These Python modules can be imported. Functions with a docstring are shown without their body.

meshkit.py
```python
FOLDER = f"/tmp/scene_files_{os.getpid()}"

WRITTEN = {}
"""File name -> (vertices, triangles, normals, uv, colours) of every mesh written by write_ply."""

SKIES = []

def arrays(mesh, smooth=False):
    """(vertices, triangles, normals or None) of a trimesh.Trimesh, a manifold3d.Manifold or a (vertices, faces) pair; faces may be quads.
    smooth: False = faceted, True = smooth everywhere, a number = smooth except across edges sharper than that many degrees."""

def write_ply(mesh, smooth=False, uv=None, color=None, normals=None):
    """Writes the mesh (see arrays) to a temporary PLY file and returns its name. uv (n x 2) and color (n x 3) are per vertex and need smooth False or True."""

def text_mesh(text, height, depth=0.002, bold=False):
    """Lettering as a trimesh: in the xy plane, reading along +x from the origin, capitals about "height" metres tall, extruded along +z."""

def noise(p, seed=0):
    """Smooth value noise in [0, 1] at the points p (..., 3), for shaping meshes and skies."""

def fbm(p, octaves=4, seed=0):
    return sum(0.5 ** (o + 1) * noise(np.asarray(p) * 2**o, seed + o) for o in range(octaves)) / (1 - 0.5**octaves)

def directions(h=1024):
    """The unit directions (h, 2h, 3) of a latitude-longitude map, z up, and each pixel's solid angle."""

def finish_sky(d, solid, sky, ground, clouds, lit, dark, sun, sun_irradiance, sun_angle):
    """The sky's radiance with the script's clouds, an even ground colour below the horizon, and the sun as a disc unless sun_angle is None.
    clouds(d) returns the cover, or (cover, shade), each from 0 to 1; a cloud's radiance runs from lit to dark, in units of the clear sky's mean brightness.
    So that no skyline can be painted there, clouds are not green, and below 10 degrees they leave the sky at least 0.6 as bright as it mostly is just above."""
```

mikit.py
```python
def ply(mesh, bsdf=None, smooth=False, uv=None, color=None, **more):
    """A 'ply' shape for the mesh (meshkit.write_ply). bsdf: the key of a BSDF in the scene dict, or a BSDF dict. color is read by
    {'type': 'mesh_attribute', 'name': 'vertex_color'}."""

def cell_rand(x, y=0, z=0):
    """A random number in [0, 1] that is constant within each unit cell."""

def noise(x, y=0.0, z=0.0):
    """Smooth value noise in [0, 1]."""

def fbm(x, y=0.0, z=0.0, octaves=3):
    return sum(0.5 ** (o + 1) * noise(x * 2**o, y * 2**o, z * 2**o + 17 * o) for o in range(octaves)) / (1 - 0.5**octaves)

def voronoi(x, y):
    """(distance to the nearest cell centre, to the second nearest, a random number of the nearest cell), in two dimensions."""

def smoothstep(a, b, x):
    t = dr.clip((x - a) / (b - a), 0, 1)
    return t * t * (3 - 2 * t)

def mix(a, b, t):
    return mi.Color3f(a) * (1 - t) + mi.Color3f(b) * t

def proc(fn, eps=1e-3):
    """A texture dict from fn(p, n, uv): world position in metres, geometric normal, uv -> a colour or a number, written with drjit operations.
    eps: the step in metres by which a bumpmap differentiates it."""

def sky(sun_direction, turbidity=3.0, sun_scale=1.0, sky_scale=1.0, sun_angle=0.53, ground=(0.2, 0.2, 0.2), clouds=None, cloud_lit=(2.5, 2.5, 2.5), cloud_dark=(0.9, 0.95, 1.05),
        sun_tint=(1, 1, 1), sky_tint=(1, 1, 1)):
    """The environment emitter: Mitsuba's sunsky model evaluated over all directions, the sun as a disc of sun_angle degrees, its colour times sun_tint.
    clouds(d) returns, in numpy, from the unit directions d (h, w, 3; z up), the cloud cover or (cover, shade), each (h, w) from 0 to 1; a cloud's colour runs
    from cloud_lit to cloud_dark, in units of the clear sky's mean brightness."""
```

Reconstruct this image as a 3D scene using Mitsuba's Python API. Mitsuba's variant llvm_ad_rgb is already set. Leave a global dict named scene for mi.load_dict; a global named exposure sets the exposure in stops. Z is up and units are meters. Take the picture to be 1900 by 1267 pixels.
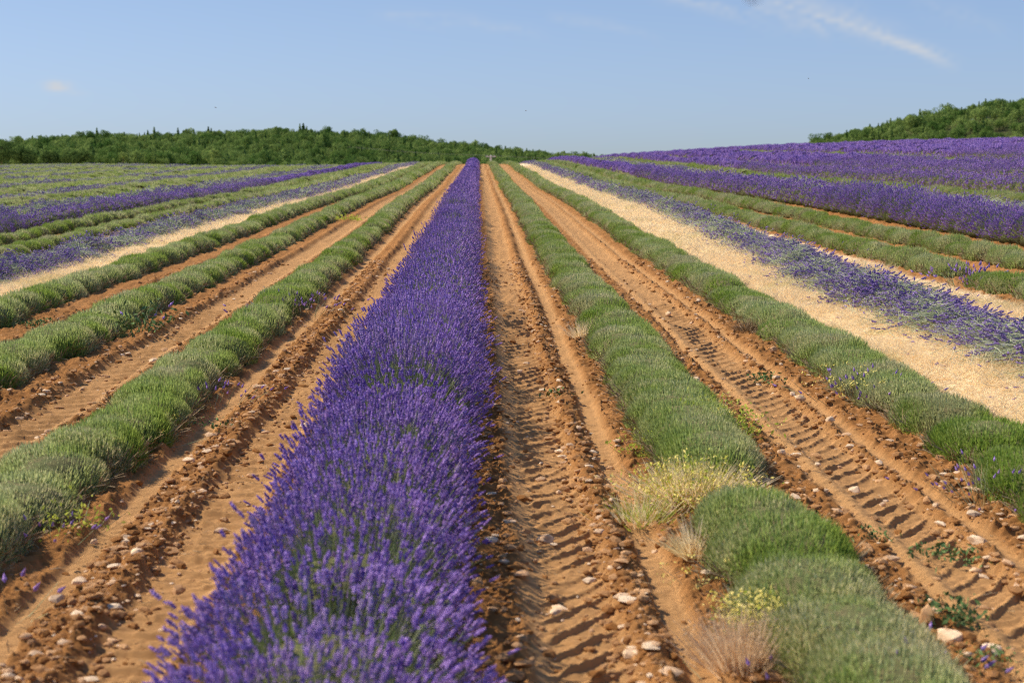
import math, random
import numpy as np, trimesh, mitsuba as mi, drjit as dr
import mikit, meshkit
from scipy.interpolate import PchipInterpolator
T = mi.ScalarTransform4f
scene, labels = {}, {}
rng = np.random.default_rng(7)
exposure = 1.75
# ------------------------------------------------------------------ camera (24x36 frame, 50 mm, wide open)
EYE = np.array([0.0, 0.0, 1.9])
F_PX, VX, VY = 2639.0, 888.0, 268.0                       # in the photograph's 1900 px
SLOPE = 0.018                                             # the field climbs gently away from the camera
YAW, PITCH = math.atan((950 - VX) / F_PX), math.atan((633.5 - VY) / F_PX) - math.atan(SLOPE)
FWD = np.array([math.sin(YAW) * math.cos(PITCH), math.cos(YAW) * math.cos(PITCH), -math.sin(PITCH)])
scene['camera'] = {'type': 'thinlens', 'fov': math.degrees(2 * math.atan(950 / F_PX)), 'fov_axis': 'x', 'aperture_radius': 0.0085,
                   'focus_distance': 13.0, 'near_clip': 0.05, 'far_clip': 9000.0,
                   'to_world': T().look_at(origin=EYE.tolist(), target=(EYE + FWD).tolist(), up=[0, 0, 1])}
# ------------------------------------------------------------------ sky
def clouds(d):
    az = np.degrees(np.arctan2(d[..., 0], d[..., 1])); el = np.degrees(np.arcsin(np.clip(d[..., 2], -1, 1))) - 1.03
    p = np.stack([az * 0.25, el * 0.9, az * 0], -1)
    fib = meshkit.fbm(np.stack([az * 0.35 + el * 1.0, el * 3.2 + az * 1.1, az * 0], -1), 4, 5)
    out = np.zeros_like(az)
    def streak(a0, e0, a1, e1, w, s):
        nonlocal out
        L = math.hypot(a1 - a0, e1 - e0); ux, uy = (a1 - a0) / L, (e1 - e0) / L
        t = ((az - a0) * ux + (el - e0) * uy) / L
        q = -(az - a0) * uy + (el - e0) * ux + 0.75 * (meshkit.noise(np.stack([t * 4, el * 0, el * 0], -1), 3) - 0.5)
        env = np.clip(t / 0.15, 0, 1) * np.clip((1 - t) / 0.2, 0, 1)
        ww = w * (0.5 + 1.0 * meshkit.noise(np.stack([t * 4, t * 0, t * 0], -1), 9))
        out = np.maximum(out, s * env * np.exp(-(q / ww) ** 2) * np.clip(meshkit.fbm(np.stack([t * 5 + q * 2.2, q * 6.5, t * 0 + a0], -1), 4, 14) * 3.4 - 1.0, 0, 1.35))
    streak(10.2, 5.5, 18.8, 3.1, 0.34, 0.66)
    streak(10.4, 5.0, 14.0, 4.4, 0.5, 0.35)
    streak(11.5, 5.4, 17.0, 4.1, 0.5, 0.22)
    streak(6.2, 5.9, 12.0, 4.6, 0.35, 0.36)
    streak(-4.5, 4.7, 3.0, 4.5, 0.30, 0.20)
    streak(2.5, 4.7, 7.5, 4.3, 0.2, 0.15)
    streak(16.5, 5.0, 20.5, 4.2, 0.4, 0.14)
    puff = meshkit.fbm(np.stack([az * 2.2, el * 4.5, az * 0], -1), 4, 21)
    out = np.maximum(out, 1.3 * np.exp(-((az + 16.15) / 0.42) ** 2 - ((el - 2.12) / 0.17) ** 2) * np.clip(puff * 3.0 - 0.3, 0, 1))
    out = np.maximum(out, 0.25 * np.exp(-((az + 15.5) / 0.5) ** 2 - ((el - 1.9) / 0.12) ** 2) * np.clip(puff * 2.2 - 0.5, 0, 1))
    # thin high veils all around, the same fibres as in view
    veil = meshkit.fbm(np.stack([d[..., 0] * 3, d[..., 1] * 9, d[..., 2] * 6], -1), 4, 31)
    out = np.maximum(out, np.where(el > 9, np.clip((veil - 0.6) * 1.5, 0, 0.35), 0))
    return np.clip(out, 0, 1)
SUN = np.array([-0.80, 0.28, 0.95])
scene['sky'] = mikit.sky(SUN.tolist(), turbidity=3.0, ground=(0.22, 0.16, 0.1), clouds=clouds, cloud_lit=(2.0, 2.12, 2.3), cloud_dark=(1.2, 1.25, 1.35), sky_tint=(0.95, 0.975, 1.08), sky_scale=1.0)

# ------------------------------------------------------------------ helpers
def sstep(a, b, x):
    t = np.clip((np.asarray(x, float) - a) / (b - a), 0, 1)
    return t * t * (3 - 2 * t)
_lat = PchipInterpolator([-900, -300, -150, -84, -50, -30, -20, -12, -10, -7, -5, -3.6, -2, 0, 3, 6, 7.6, 9.3, 12, 15, 18.8, 30, 57, 100, 200, 900],
                         [-12, -4.6, -2.8, -1.7, -1.05, -.7, -.5, -.32, -.25, -.13, -.08, -.05, -.02, 0, 0, .07, .13, .26, .38, .52, .78, 1.42, 2.12, 2.8, 4, 9])
_ridge = PchipInterpolator([-900, -400, -220, -148, -117, -81, -55, -31, -15, 10, 30, 60, 72, 83, 105, 130, 170, 260, 900],
                           [-9, -5, -3, -1.2, 1.4, 2.0, 3.0, 1.8, -.2, -2.8, -5.2, -12, -7.5, -1.6, 4.6, 9.2, 14, 22, 32])
def crest_y(X):
    return 150 + 85 * sstep(-14, -75, X)
def terrain(X, Y):
    X, Y = np.asarray(X, float), np.asarray(Y, float)
    t = np.maximum(Y - crest_y(X) + 22, 0)
    t0 = np.minimum(t, 90)
    drop = 0.0003 * t0 ** 2 + 0.054 * np.clip(t - 90, 0, 70)
    und = 0.035 * np.sin(Y * 0.16 + 0.5) * sstep(8, 25, Y) + 0.03 * np.sin(Y * 0.061 + X * 0.05) * sstep(10, 40, Y)
    z = _lat(np.clip(X, -880, 880)) - drop + und
    end = np.interp(X, [40, 80], [430, 345])
    w = sstep(0, 1, np.clip((Y - 262) / (end - 262), 0, 1))
    far = _ridge(np.clip(X, -880, 880)) - 0.03 * np.maximum(Y - end, 0)
    return z * (1 - w) + far * w + SLOPE * Y
def bend(X, Y):
    """where a row that starts at X stands at Y: the outer rows draw together a little."""
    X = np.asarray(X, float)
    return X * (1 - 0.075 * sstep(18, 60, Y) * sstep(2.6, 5.5, np.abs(X)))
def unbend(X, Y):
    X = np.asarray(X, float)
    return X / (1 - 0.075 * sstep(18, 60, Y) * sstep(2.4, 5.1, np.abs(X)))
RIGHT = np.cross(FWD, [0, 0, 1.0]); RIGHT /= np.linalg.norm(RIGHT); UPV = np.cross(RIGHT, FWD)
def at(px, py, lift=0.0):
    """the ground point that stands behind a point of the photograph (1900 px)."""
    d = FWD * F_PX + RIGHT * (px - 950) - UPV * (py - 633.5)
    d /= np.linalg.norm(d)
    lo, hi = 2.0, 400.0
    for s in np.linspace(2, 160, 3000):
        q = EYE + d * s
        if q[2] < terrain(q[0], q[1]) + lift:
            return q[0], q[1]
    return q[0], q[1]
def numbered(name):
    n = _count.get(name, 0); _count[name] = n + 1
    return name if n == 0 else f'{name}_{n:03d}'
_count = {}
def tag(key, label=None, category=None, group=None, kind=None):
    labels[key] = {k: v for k, v in dict(label=label, category=category, group=group, kind=kind).items() if v}
def tris(P):
    """mesh of loose triangles P (n, 3, 3)"""
    P = np.asarray(P, float)
    return P.reshape(-1, 3), np.arange(len(P) * 3).reshape(-1, 3)
def join(parts):
    v, f, at_ = [], [], 0
    for a, b in parts:
        v.append(np.asarray(a, float)); f.append(np.asarray(b, int) + at_); at_ += len(a)
    return np.vstack(v), np.vstack(f)
def unit(a):
    return a / np.maximum(np.linalg.norm(a, axis=-1, keepdims=True), 1e-9)
def frames(d):
    d = unit(d)
    a = np.where(np.abs(d[:, 2:3]) < 0.9, [[0, 0, 1.0]], [[1.0, 0, 0]])
    u = unit(np.cross(a, d)); return u, np.cross(d, u), d
def blades(base, d, length, width, r, bend_=0.0):
    """one slim triangle per blade"""
    n = len(base)
    side = unit(np.cross(d, unit(r.normal(size=(n, 3)))))
    tip = base + d * np.asarray(length).reshape(-1, 1)
    w = np.asarray(width).reshape(-1, 1) * side * 0.5
    return np.stack([base - w, base + w, tip], 1)
def ribbons(p0, p1, width, r):
    n = len(p0); side = unit(np.cross(p1 - p0, unit(r.normal(size=(n, 3))))) * np.asarray(width).reshape(-1, 1) * 0.5
    return np.concatenate([np.stack([p0 - side, p0 + side, p1 + side * .7], 1), np.stack([p0 - side, p1 + side * .7, p1 - side * .7], 1)])
def spindle(base, d, profile, sides, r):
    """stacked spindles along d: profile = list of (t, radius) (arrays n); returns loose triangles"""
    u, v, d = frames(d); n = len(base)
    ph = r.uniform(0, 6.28, n)[:, None] + np.arange(sides) * 2 * np.pi / sides
    rings = []
    for t, rad in profile:
        t = np.broadcast_to(t, n); rad = np.broadcast_to(rad, n)
        c = base + d * t[:, None]
        rings.append(c[:, None] + rad[:, None, None] * (np.cos(ph)[..., None] * u[:, None] + np.sin(ph)[..., None] * v[:, None]))
    out = []
    for a, b, (ta, ra), (tb, rb) in zip(rings, rings[1:], profile, profile[1:]):
        a2, b2 = np.roll(a, -1, 1), np.roll(b, -1, 1)
        if np.max(ra) > 0: out.append(np.stack([a, a2, b], 2).reshape(-1, 3, 3))
        if np.max(rb) > 0: out.append(np.stack([a2, b2, b], 2).reshape(-1, 3, 3))
    return np.concatenate(out)
def dome(hx, hy, h, nu=14, nv=7, bump=0.06, seed=0):
    """a closed rounded mound, base on z = 0"""
    th = np.linspace(0, 2 * np.pi, nu, endpoint=False); ph = np.linspace(0, np.pi / 2, nv)
    v = []
    for p in ph[:-1]:
        c = np.cos(p) ** 0.7
        v += [[hx * c * np.cos(t), hy * c * np.sin(t), h * np.sin(p) ** 0.9] for t in th]
    v.append([0, 0, h]); v.append([0, 0, 0]); v = np.array(v, float)
    f = []
    for i in range(nv - 2):
        for j in range(nu):
            a, b, c, d = i * nu + j, i * nu + (j + 1) % nu, (i + 1) * nu + (j + 1) % nu, (i + 1) * nu + j
            f += [[a, b, c], [a, c, d]]
    top, bot, k = len(v) - 2, len(v) - 1, (nv - 2) * nu
    f += [[k + j, k + (j + 1) % nu, top] for j in range(nu)] + [[(j + 1) % nu, j, bot] for j in range(nu)]
    n = meshkit.fbm(v * 6 + seed * 7.3, 3, seed)
    v[:-1, :2] *= (1 + bump * 3 * (n[:-1, None] - 0.5)); v[:-1, 2] *= (1 + bump * 3 * (n[:-1] - 0.5))
    return v, np.array(f)
def on_dome(n, hx, hy, h, r, pw=0.7):
    """points on a mound and its outward directions"""
    th = r.uniform(0, 2 * np.pi, n); s = np.arcsin(r.uniform(0.02, 1, n) ** 0.9)
    c = np.cos(s) ** pw
    p = np.stack([hx * c * np.cos(th), hy * c * np.sin(th), h * np.sin(s) ** 0.9], 1)
    nrm = unit(np.stack([np.cos(th) * np.cos(s) / hx, np.sin(th) * np.cos(s) / hy, np.sin(s) / h * 0.9], 1))
    return p, nrm

# ------------------------------------------------------------------ materials
N, C = mikit.noise, mi.Color3f
def bs(key, fn, rough=0.9, spec=0.2, thin=0.0):
    if thin:
        b = {'type': 'principledthin', 'base_color': mikit.proc(fn), 'roughness': rough, 'diff_trans': thin, 'eta': 1.3}
        scene[key] = b
    else:
        scene[key] = {'type': 'twosided', 'bsdf': {'type': 'principled', 'base_color': mikit.proc(fn), 'roughness': rough, 'specular': spec}}
def _jit(p, s):
    return mikit.cell_rand(p.x * s, p.y * s, p.z * s)
def mown_col(p, n, uv):
    a = N(p.x * 1.1 + 3, p.y * 1.1, 0.5); b = N(p.x * 4.3, p.y * 4.3, p.z * 4); j = _jit(p, 70)
    c = mikit.mix((0.33, 0.47, 0.095), (0.60, 0.68, 0.33), mikit.smoothstep(0.3, 0.72, a * .6 + b * .4))
    c = mikit.mix(c, (0.64, 0.60, 0.40), mikit.smoothstep(0.66, 0.9, N(p.x * 2.6 + 5, p.y * 2.6, 8)) * 0.6)
    c = mikit.mix(c, (0.66, 0.58, 0.40), mikit.smoothstep(0.66, 0.92, j * .5 + b * .55) * 0.75)
    return c * (0.42 + 0.95 * j)
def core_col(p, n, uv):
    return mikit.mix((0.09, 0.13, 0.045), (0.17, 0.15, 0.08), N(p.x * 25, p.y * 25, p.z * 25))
def purple_col(p, n, uv):
    a = N(p.x * 1.6, p.y * 1.6, 2.5); b = N(p.x * 9, p.y * 9, p.z * 9); j = _jit(p, 105)
    c = mikit.mix((0.112, 0.056, 0.310), (0.505, 0.350, 0.810), mikit.smoothstep(0.15, 0.95, a * .35 + j * .65))
    c = mikit.mix(c, (0.41, 0.25, 0.52), mikit.smoothstep(0.55, 0.9, b) * 0.5)
    c = mikit.mix(c, (0.40, 0.36, 0.46), mikit.smoothstep(0.62, 0.9, N(p.x * 2.3 + 9, p.y * 2.3, 4) * .7 + _jit(p, 20) * .3) * 0.35)
    return c * (0.75 + 0.5 * _jit(p, 38))
def cutpurple_col(p, n, uv):
    b = N(p.x * 5, p.y * 5, p.z * 5); j = _jit(p, 90)
    c = mikit.mix((0.085, 0.050, 0.230), (0.330, 0.245, 0.560), j)
    return mikit.mix(c, (0.34, 0.31, 0.44), mikit.smoothstep(0.45, 0.85, b) * 0.6)
def twig_col(p, n, uv):
    return mikit.mix((0.22, 0.16, 0.09), (0.46, 0.36, 0.23), _jit(p, 45))
def stem_col(p, n, uv):
    a = _jit(p, 30)
    return mikit.mix((0.20, 0.27, 0.11), (0.36, 0.39, 0.27), a)
def leaf_col(p, n, uv):
    a = _jit(p, 40)
    return mikit.mix((0.16, 0.25, 0.06), (0.30, 0.38, 0.17), a)
def cutstem_col(p, n, uv):
    a = _jit(p, 22); return mikit.mix((0.32, 0.40, 0.24), (0.56, 0.60, 0.45), a)
def straw_col(p, n, uv):
    a = _jit(p, 33); b = N(p.x * 2.5, p.y * 2.5, 1)
    c = mikit.mix((0.82, 0.66, 0.40), (0.99, 0.92, 0.70), a * .65 + .35 * N(p.x * 7, p.y * 7, 2))
    return mikit.mix(c, (0.62, 0.58, 0.28), mikit.smoothstep(0.66, 0.85, b) * 0.45)
def yellow_col(p, n, uv):
    return mikit.mix((0.62, 0.58, 0.10), (0.86, 0.76, 0.30), _jit(p, 35))
def lime_col(p, n, uv):
    return mikit.mix((0.34, 0.46, 0.06), (0.62, 0.70, 0.14), _jit(p, 30))
def weed_col(p, n, uv):
    return mikit.mix((0.07, 0.15, 0.05), (0.16, 0.26, 0.10), _jit(p, 35))
def drybrush_col(p, n, uv):
    return mikit.mix((0.70, 0.54, 0.36), (0.86, 0.70, 0.49), _jit(p, 35))
def rock_col(p, n, uv):
    a = mikit.fbm(p.x * 22, p.y * 22, p.z * 22); b = N(p.x * 3, p.y * 3, 7)
    c = mikit.mix((0.60, 0.40, 0.24), (0.86, 0.68, 0.48), mikit.smoothstep(0.3, 0.65, b * .45 + a * .55))
    return mikit.mix(c, (0.36, 0.18, 0.08), mikit.smoothstep(0.55, 0.8, N(p.x * 40, p.y * 40, p.z * 40)) * 0.5)
def ochre_col(p, n, uv):
    return mikit.mix((0.62, 0.36, 0.17), (0.80, 0.54, 0.31), mikit.fbm(p.x * 20, p.y * 20, p.z * 20))
def tree_col(p, n, uv):
    a = N(p.x * 0.19, p.y * 0.19, 3); b = N(p.x * 0.9, p.y * 0.9, p.z * 0.9); j = _jit(p, 2.2)
    t_ = mikit.cell_rand(dr.floor(p.x * .33 + .3 * N(p.x, p.y, 1)), dr.floor(p.y * .3), 3)
    c = mikit.mix((0.100, 0.200, 0.048), (0.285, 0.390, 0.120), mikit.smoothstep(0.2, 0.8, a * .45 + b * .2 + t_ * .35))
    return c * (0.65 + 0.7 * j)
def darktree_col(p, n, uv):
    return mikit.mix((0.06, 0.115, 0.03), (0.13, 0.21, 0.065), _jit(p, 2.5))
def bark_col(p, n, uv):
    return mikit.mix((0.07, 0.05, 0.035), (0.15, 0.12, 0.09), N(p.x * 6, p.y * 6, p.z * 2))
def hill_col(p, n, uv):
    return mikit.mix((0.035, 0.055, 0.018), (0.09, 0.085, 0.04), mikit.fbm(p.x * .2, p.y * .2, 1))
for k_, f_, kw in [('m_mown', mown_col, dict(thin=1.0)), ('m_core', core_col, {}), ('m_purple', purple_col, {}), ('m_stem', stem_col, {}),
                   ('m_leaf', leaf_col, dict(thin=1.0)), ('m_cutstem', cutstem_col, {}), ('m_straw', straw_col, dict(thin=.7)), ('m_cutpurple', cutpurple_col, {}), ('m_twig', twig_col, {}), ('m_yellow', yellow_col, {}), ('m_straw2', straw_col, {}), ('m_lime', lime_col, dict(thin=.9)),
                   ('m_weed', weed_col, {}), ('m_drybrush', drybrush_col, dict(thin=.9)), ('m_rock', rock_col, {}), ('m_ochre', ochre_col, {}), ('m_tree', tree_col, dict(thin=.8)),
                   ('m_darktree', darktree_col, dict(thin=.8)), ('m_bark', bark_col, {}), ('m_hill', hill_col, {})]:
    bs(k_, f_, **kw)
scene['m_ground'] = {'type': 'twosided', 'bsdf': {'type': 'principled', 'base_color': {'type': 'mesh_attribute', 'name': 'vertex_color'}, 'roughness': 0.95, 'specular': 0.15}}

# ------------------------------------------------------------------ rows of the field: (place in the order, x, kind, name of the row for labels)
GREEN, PURPLE, SWATH = 'mown', 'flower', 'swath'
ROWS = [(0, -0.49, PURPLE), (1, 1.33, GREEN), (2, 3.08, GREEN), (3, 4.88, SWATH), (4, 6.58, GREEN), (5, 7.9, GREEN), (6, 9.4, PURPLE), (7, 11.2, GREEN),
        (8, 12.3, SWATH), (9, 13.8, GREEN), (10, 15.4, PURPLE), (11, 17.0, GREEN),
        (-1, -2.30, GREEN), (-2, -3.98, GREEN), (-3, -5.42, GREEN), (-4, -7.4, SWATH), (-5, -8.9, GREEN), (-6, -10.5, GREEN), (-7, -12.1, PURPLE), (-8, -13.4, GREEN),
        (-9, -15.1, SWATH), (-10, -16.7, GREEN), (-11, -18.3, GREEN), (-12, -19.9, GREEN), (-13, -21.6, SWATH), (-14, -23.2, GREEN), (-15, -24.8, GREEN)]
for k in range(12, 60):
    ROWS.append((k, 18.6 + 1.62 * (k - 12), GREEN if k in (15, 16, 21, 22, 29, 30) else PURPLE))
for k in range(16, 64):
    ROWS.append((-k, -26.4 - 1.62 * (k - 16), SWATH if k % 5 == 2 else GREEN))
def row_x(X0, Y):
    x = bend(X0, Y)
    if -2.4 < X0 < -2.0: x = x - 0.16 * sstep(9.5, 5.5, Y)
    if 4.4 < X0 < 5: x = x - 0.1 + 0.75 * sstep(14, 40, Y)
    return x

# ------------------------------------------------------------------ ground
TRACKS = [  # (x of tyre print, half width, slant of the lugs, x of smooth strip beside it, its half width, grooves)
    (0.41, 0.145, 1.1, 0.24, 0.05), (2.20, 0.135, 1.35, 2.00, 0.075), (-1.34, 0.15, -0.22, -1.2, 0.05), (-3.12, 0.16, 0.1, -2.93, 0.07), (-4.42, 0.15, 0.2, -4.25, 0.06)]
GROOVES = [(0.80, 0.062), (2.47, 0.062), (-1.86, 0.07)]
def micro(X, Y):
    """relief of the worked soil: (height, how smooth, how much straw)"""
    Xs = unbend(X, Y)
    wob = 0.035 * (meshkit.noise(np.stack([Y * 0.45, Y * 0, Y * 0], -1), 3) - 0.5) + 0.015 * (meshkit.noise(np.stack([Y * 2.1, Y * 0, Y * 0], -1), 4) - 0.5)
    xw = Xs + wob
    p = np.stack([X, Y, X * 0], -1)
    edge = 0.05 * (meshkit.fbm(p * 7, 3, 8) - 0.5)
    smooth = np.zeros_like(X); h = np.zeros_like(X)
    for xc, hw, sl, xs, hs in TRACKS:
        u = xw - xc + edge * .6
        band = sstep(hw + 0.05, hw - 0.03, np.abs(u))
        ph = (Y - sl * u - 0.8 * u * u) / 0.205
        ph = ph + 0.30 * meshkit.noise(np.stack([Y * 1.3, X * 4, X * 0], -1), 12)
        fr = ph - np.floor(ph)
        lug = sstep(0.0, 0.08, fr) * sstep(0.44, 0.12, fr)
        wear = 0.25 + 1.1 * meshkit.noise(np.stack([X * 7, Y * 2.3, X * 0], -1), 15)
        h += band * (-0.030 + 0.022 * lug * wear)
        smooth = np.maximum(smooth, band * 0.85)
        b2 = sstep(hs + 0.05, hs - 0.02, np.abs(xw - xs + edge))
        h += -0.028 * b2 * (1 - band); smooth = np.maximum(smooth, b2)
        h += 0.035 * np.exp(-((np.abs(u) - hw - 0.075) / 0.055) ** 2)       # soil pushed up beside the tyre
    for xc, hw in GROOVES:
        b = sstep(hw + 0.035, hw - 0.02, np.abs(xw - xc + edge * .5))
        h += -0.034 * b; smooth = np.maximum(smooth, b)
    straw = np.zeros_like(X)
    n1 = meshkit.fbm(p * 1.7, 3, 41)
    for lo, hi, s in [(3.56, 5.3, 1.0), (5.3, 6.1, 0.72), (-7.05, -5.9, 0.95), (-8.3, -7.05, .7), (-15.9, -14.3, 0.85), (11.5, 13.2, .85), (16.2, 17.8, .6)]:
        e = 0.32 * (n1 - 0.5)
        straw = np.maximum(straw, s * sstep(lo - 0.1, lo + 0.14, Xs + e) * sstep(hi + 0.12, hi - 0.12, Xs + e))
    far = sstep(-17, -19, Xs) * (0.35 + 0.5 * meshkit.noise(np.stack([Xs * 0.62, Y * 0.02, Y * 0], -1), 5))
    straw = np.maximum(straw, far)
    rough = (1 - smooth * 0.85) * (1 - 0.5 * straw) * sstep(60, 18, Y)
    a = meshkit.fbm(p * 4.5, 3, 1); b = meshkit.fbm(p * 15, 3, 2); c = meshkit.noise(p * 34, 6); d = meshkit.noise(p * 60, 16)
    lumps = np.maximum(b - 0.47, 0) * 0.10 + np.maximum(c - 0.5, 0) ** 1.3 * 0.04 + np.maximum(d - 0.5, 0) * 0.026
    h += rough * ((a - 0.5) * 0.05 + lumps) + smooth * (0.012 * (a - .5) + 0.007 * (c - .5) + 0.006 * np.maximum(d - .6, 0))
    # a little bank of soil under every row
    return h, smooth, straw, (a, b, c)
def ground_h(X, Y):
    X = np.asarray(X, float); Y = np.asarray(Y, float) + 0 * X
    return terrain(X, Y) + micro(X, Y)[0]
u_in = np.linspace(-0.44, 0.46, 640)
du = u_in[1] - u_in[0]
steps = du * 1.13 ** np.arange(1, 62)
u = np.concatenate([(u_in[0] - np.cumsum(steps))[::-1], u_in, u_in[-1] + np.cumsum(steps)])
ys, y = [], 3.6
while y < 280:
    ys.append(y); y += max(0.010, 0.0016 * y) if y < 17 else 0.007 * y
ys = np.concatenate([[-60, -25, -10, -4, 0, 2, 3], ys, [281]])
Yg, Ug = np.meshgrid(ys, u, indexing='ij')
Xg = Ug * (np.maximum(Yg, 3.6) + 2.0)
Xg = np.clip(Xg, -700, 700) + 1e-4 * Ug
hm, sm, st, (na, nb, nc) = micro(Xg, Yg)
Zg = terrain(Xg, Yg) + hm * (Yg > 1)
V = np.stack([Xg, Yg, Zg], -1).reshape(-1, 3)
ny, nx = Xg.shape
i, j = np.meshgrid(np.arange(ny - 1), np.arange(nx - 1), indexing='ij')
q = (i * nx + j).ravel()
Fg = np.concatenate([np.stack([q, q + 1, q + nx + 1], 1), np.stack([q, q + nx + 1, q + nx], 1)])
n2 = meshkit.fbm(np.stack([Xg, Yg, 0 * Xg], -1) * 2.2, 3, 61).ravel()[:, None]
n3 = meshkit.noise(np.stack([Xg, Yg, 0 * Xg], -1) * 45, 62).ravel()[:, None]
soil = (np.array([0.225, 0.104, 0.033]) * (1 - n2) + np.array([0.345, 0.178, 0.067]) * n2) * (0.82 + 0.36 * n3)
dust = np.array([0.415, 0.252, 0.115]) * (0.92 + 0.16 * n2)
strawc = np.array([0.78, 0.63, 0.42]) * (0.70 + 0.3 * n3 + .3 * n2)
S, W = sm.reshape(-1, 1) * 0.8, st.reshape(-1, 1)
colr = soil * (1 - S) + dust * S
ww = np.clip(W * 1.15 - 0.35 * (n3 < 0.3), 0, 1)
colr = colr * (1 - ww) + strawc * ww
scene['field_ground'] = mikit.ply((V, Fg), 'm_ground', smooth=True, color=colr)
tag('field_ground', 'bare reddish soil of the field with tractor tyre prints', kind='structure')
# the land behind the field
xs_ = np.concatenate([np.linspace(-900, -260, 20), np.linspace(-240, 220, 130), np.linspace(240, 900, 20)])
ys_ = np.concatenate([np.linspace(279, 470, 70), np.linspace(500, 3000, 16)])
Yh, Xh = np.meshgrid(ys_, xs_, indexing='ij')
Zh = terrain(Xh, Yh) - 0.03
ny, nx = Xh.shape
i, j = np.meshgrid(np.arange(ny - 1), np.arange(nx - 1), indexing='ij'); q = (i * nx + j).ravel()
scene['hills'] = mikit.ply((np.stack([Xh, Yh, Zh], -1).reshape(-1, 3), np.concatenate([np.stack([q, q + 1, q + nx + 1], 1), np.stack([q, q + nx + 1, q + nx], 1)])), 'm_hill', smooth=True)
tag('hills', 'low wooded hills behind the field', kind='structure')

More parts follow.
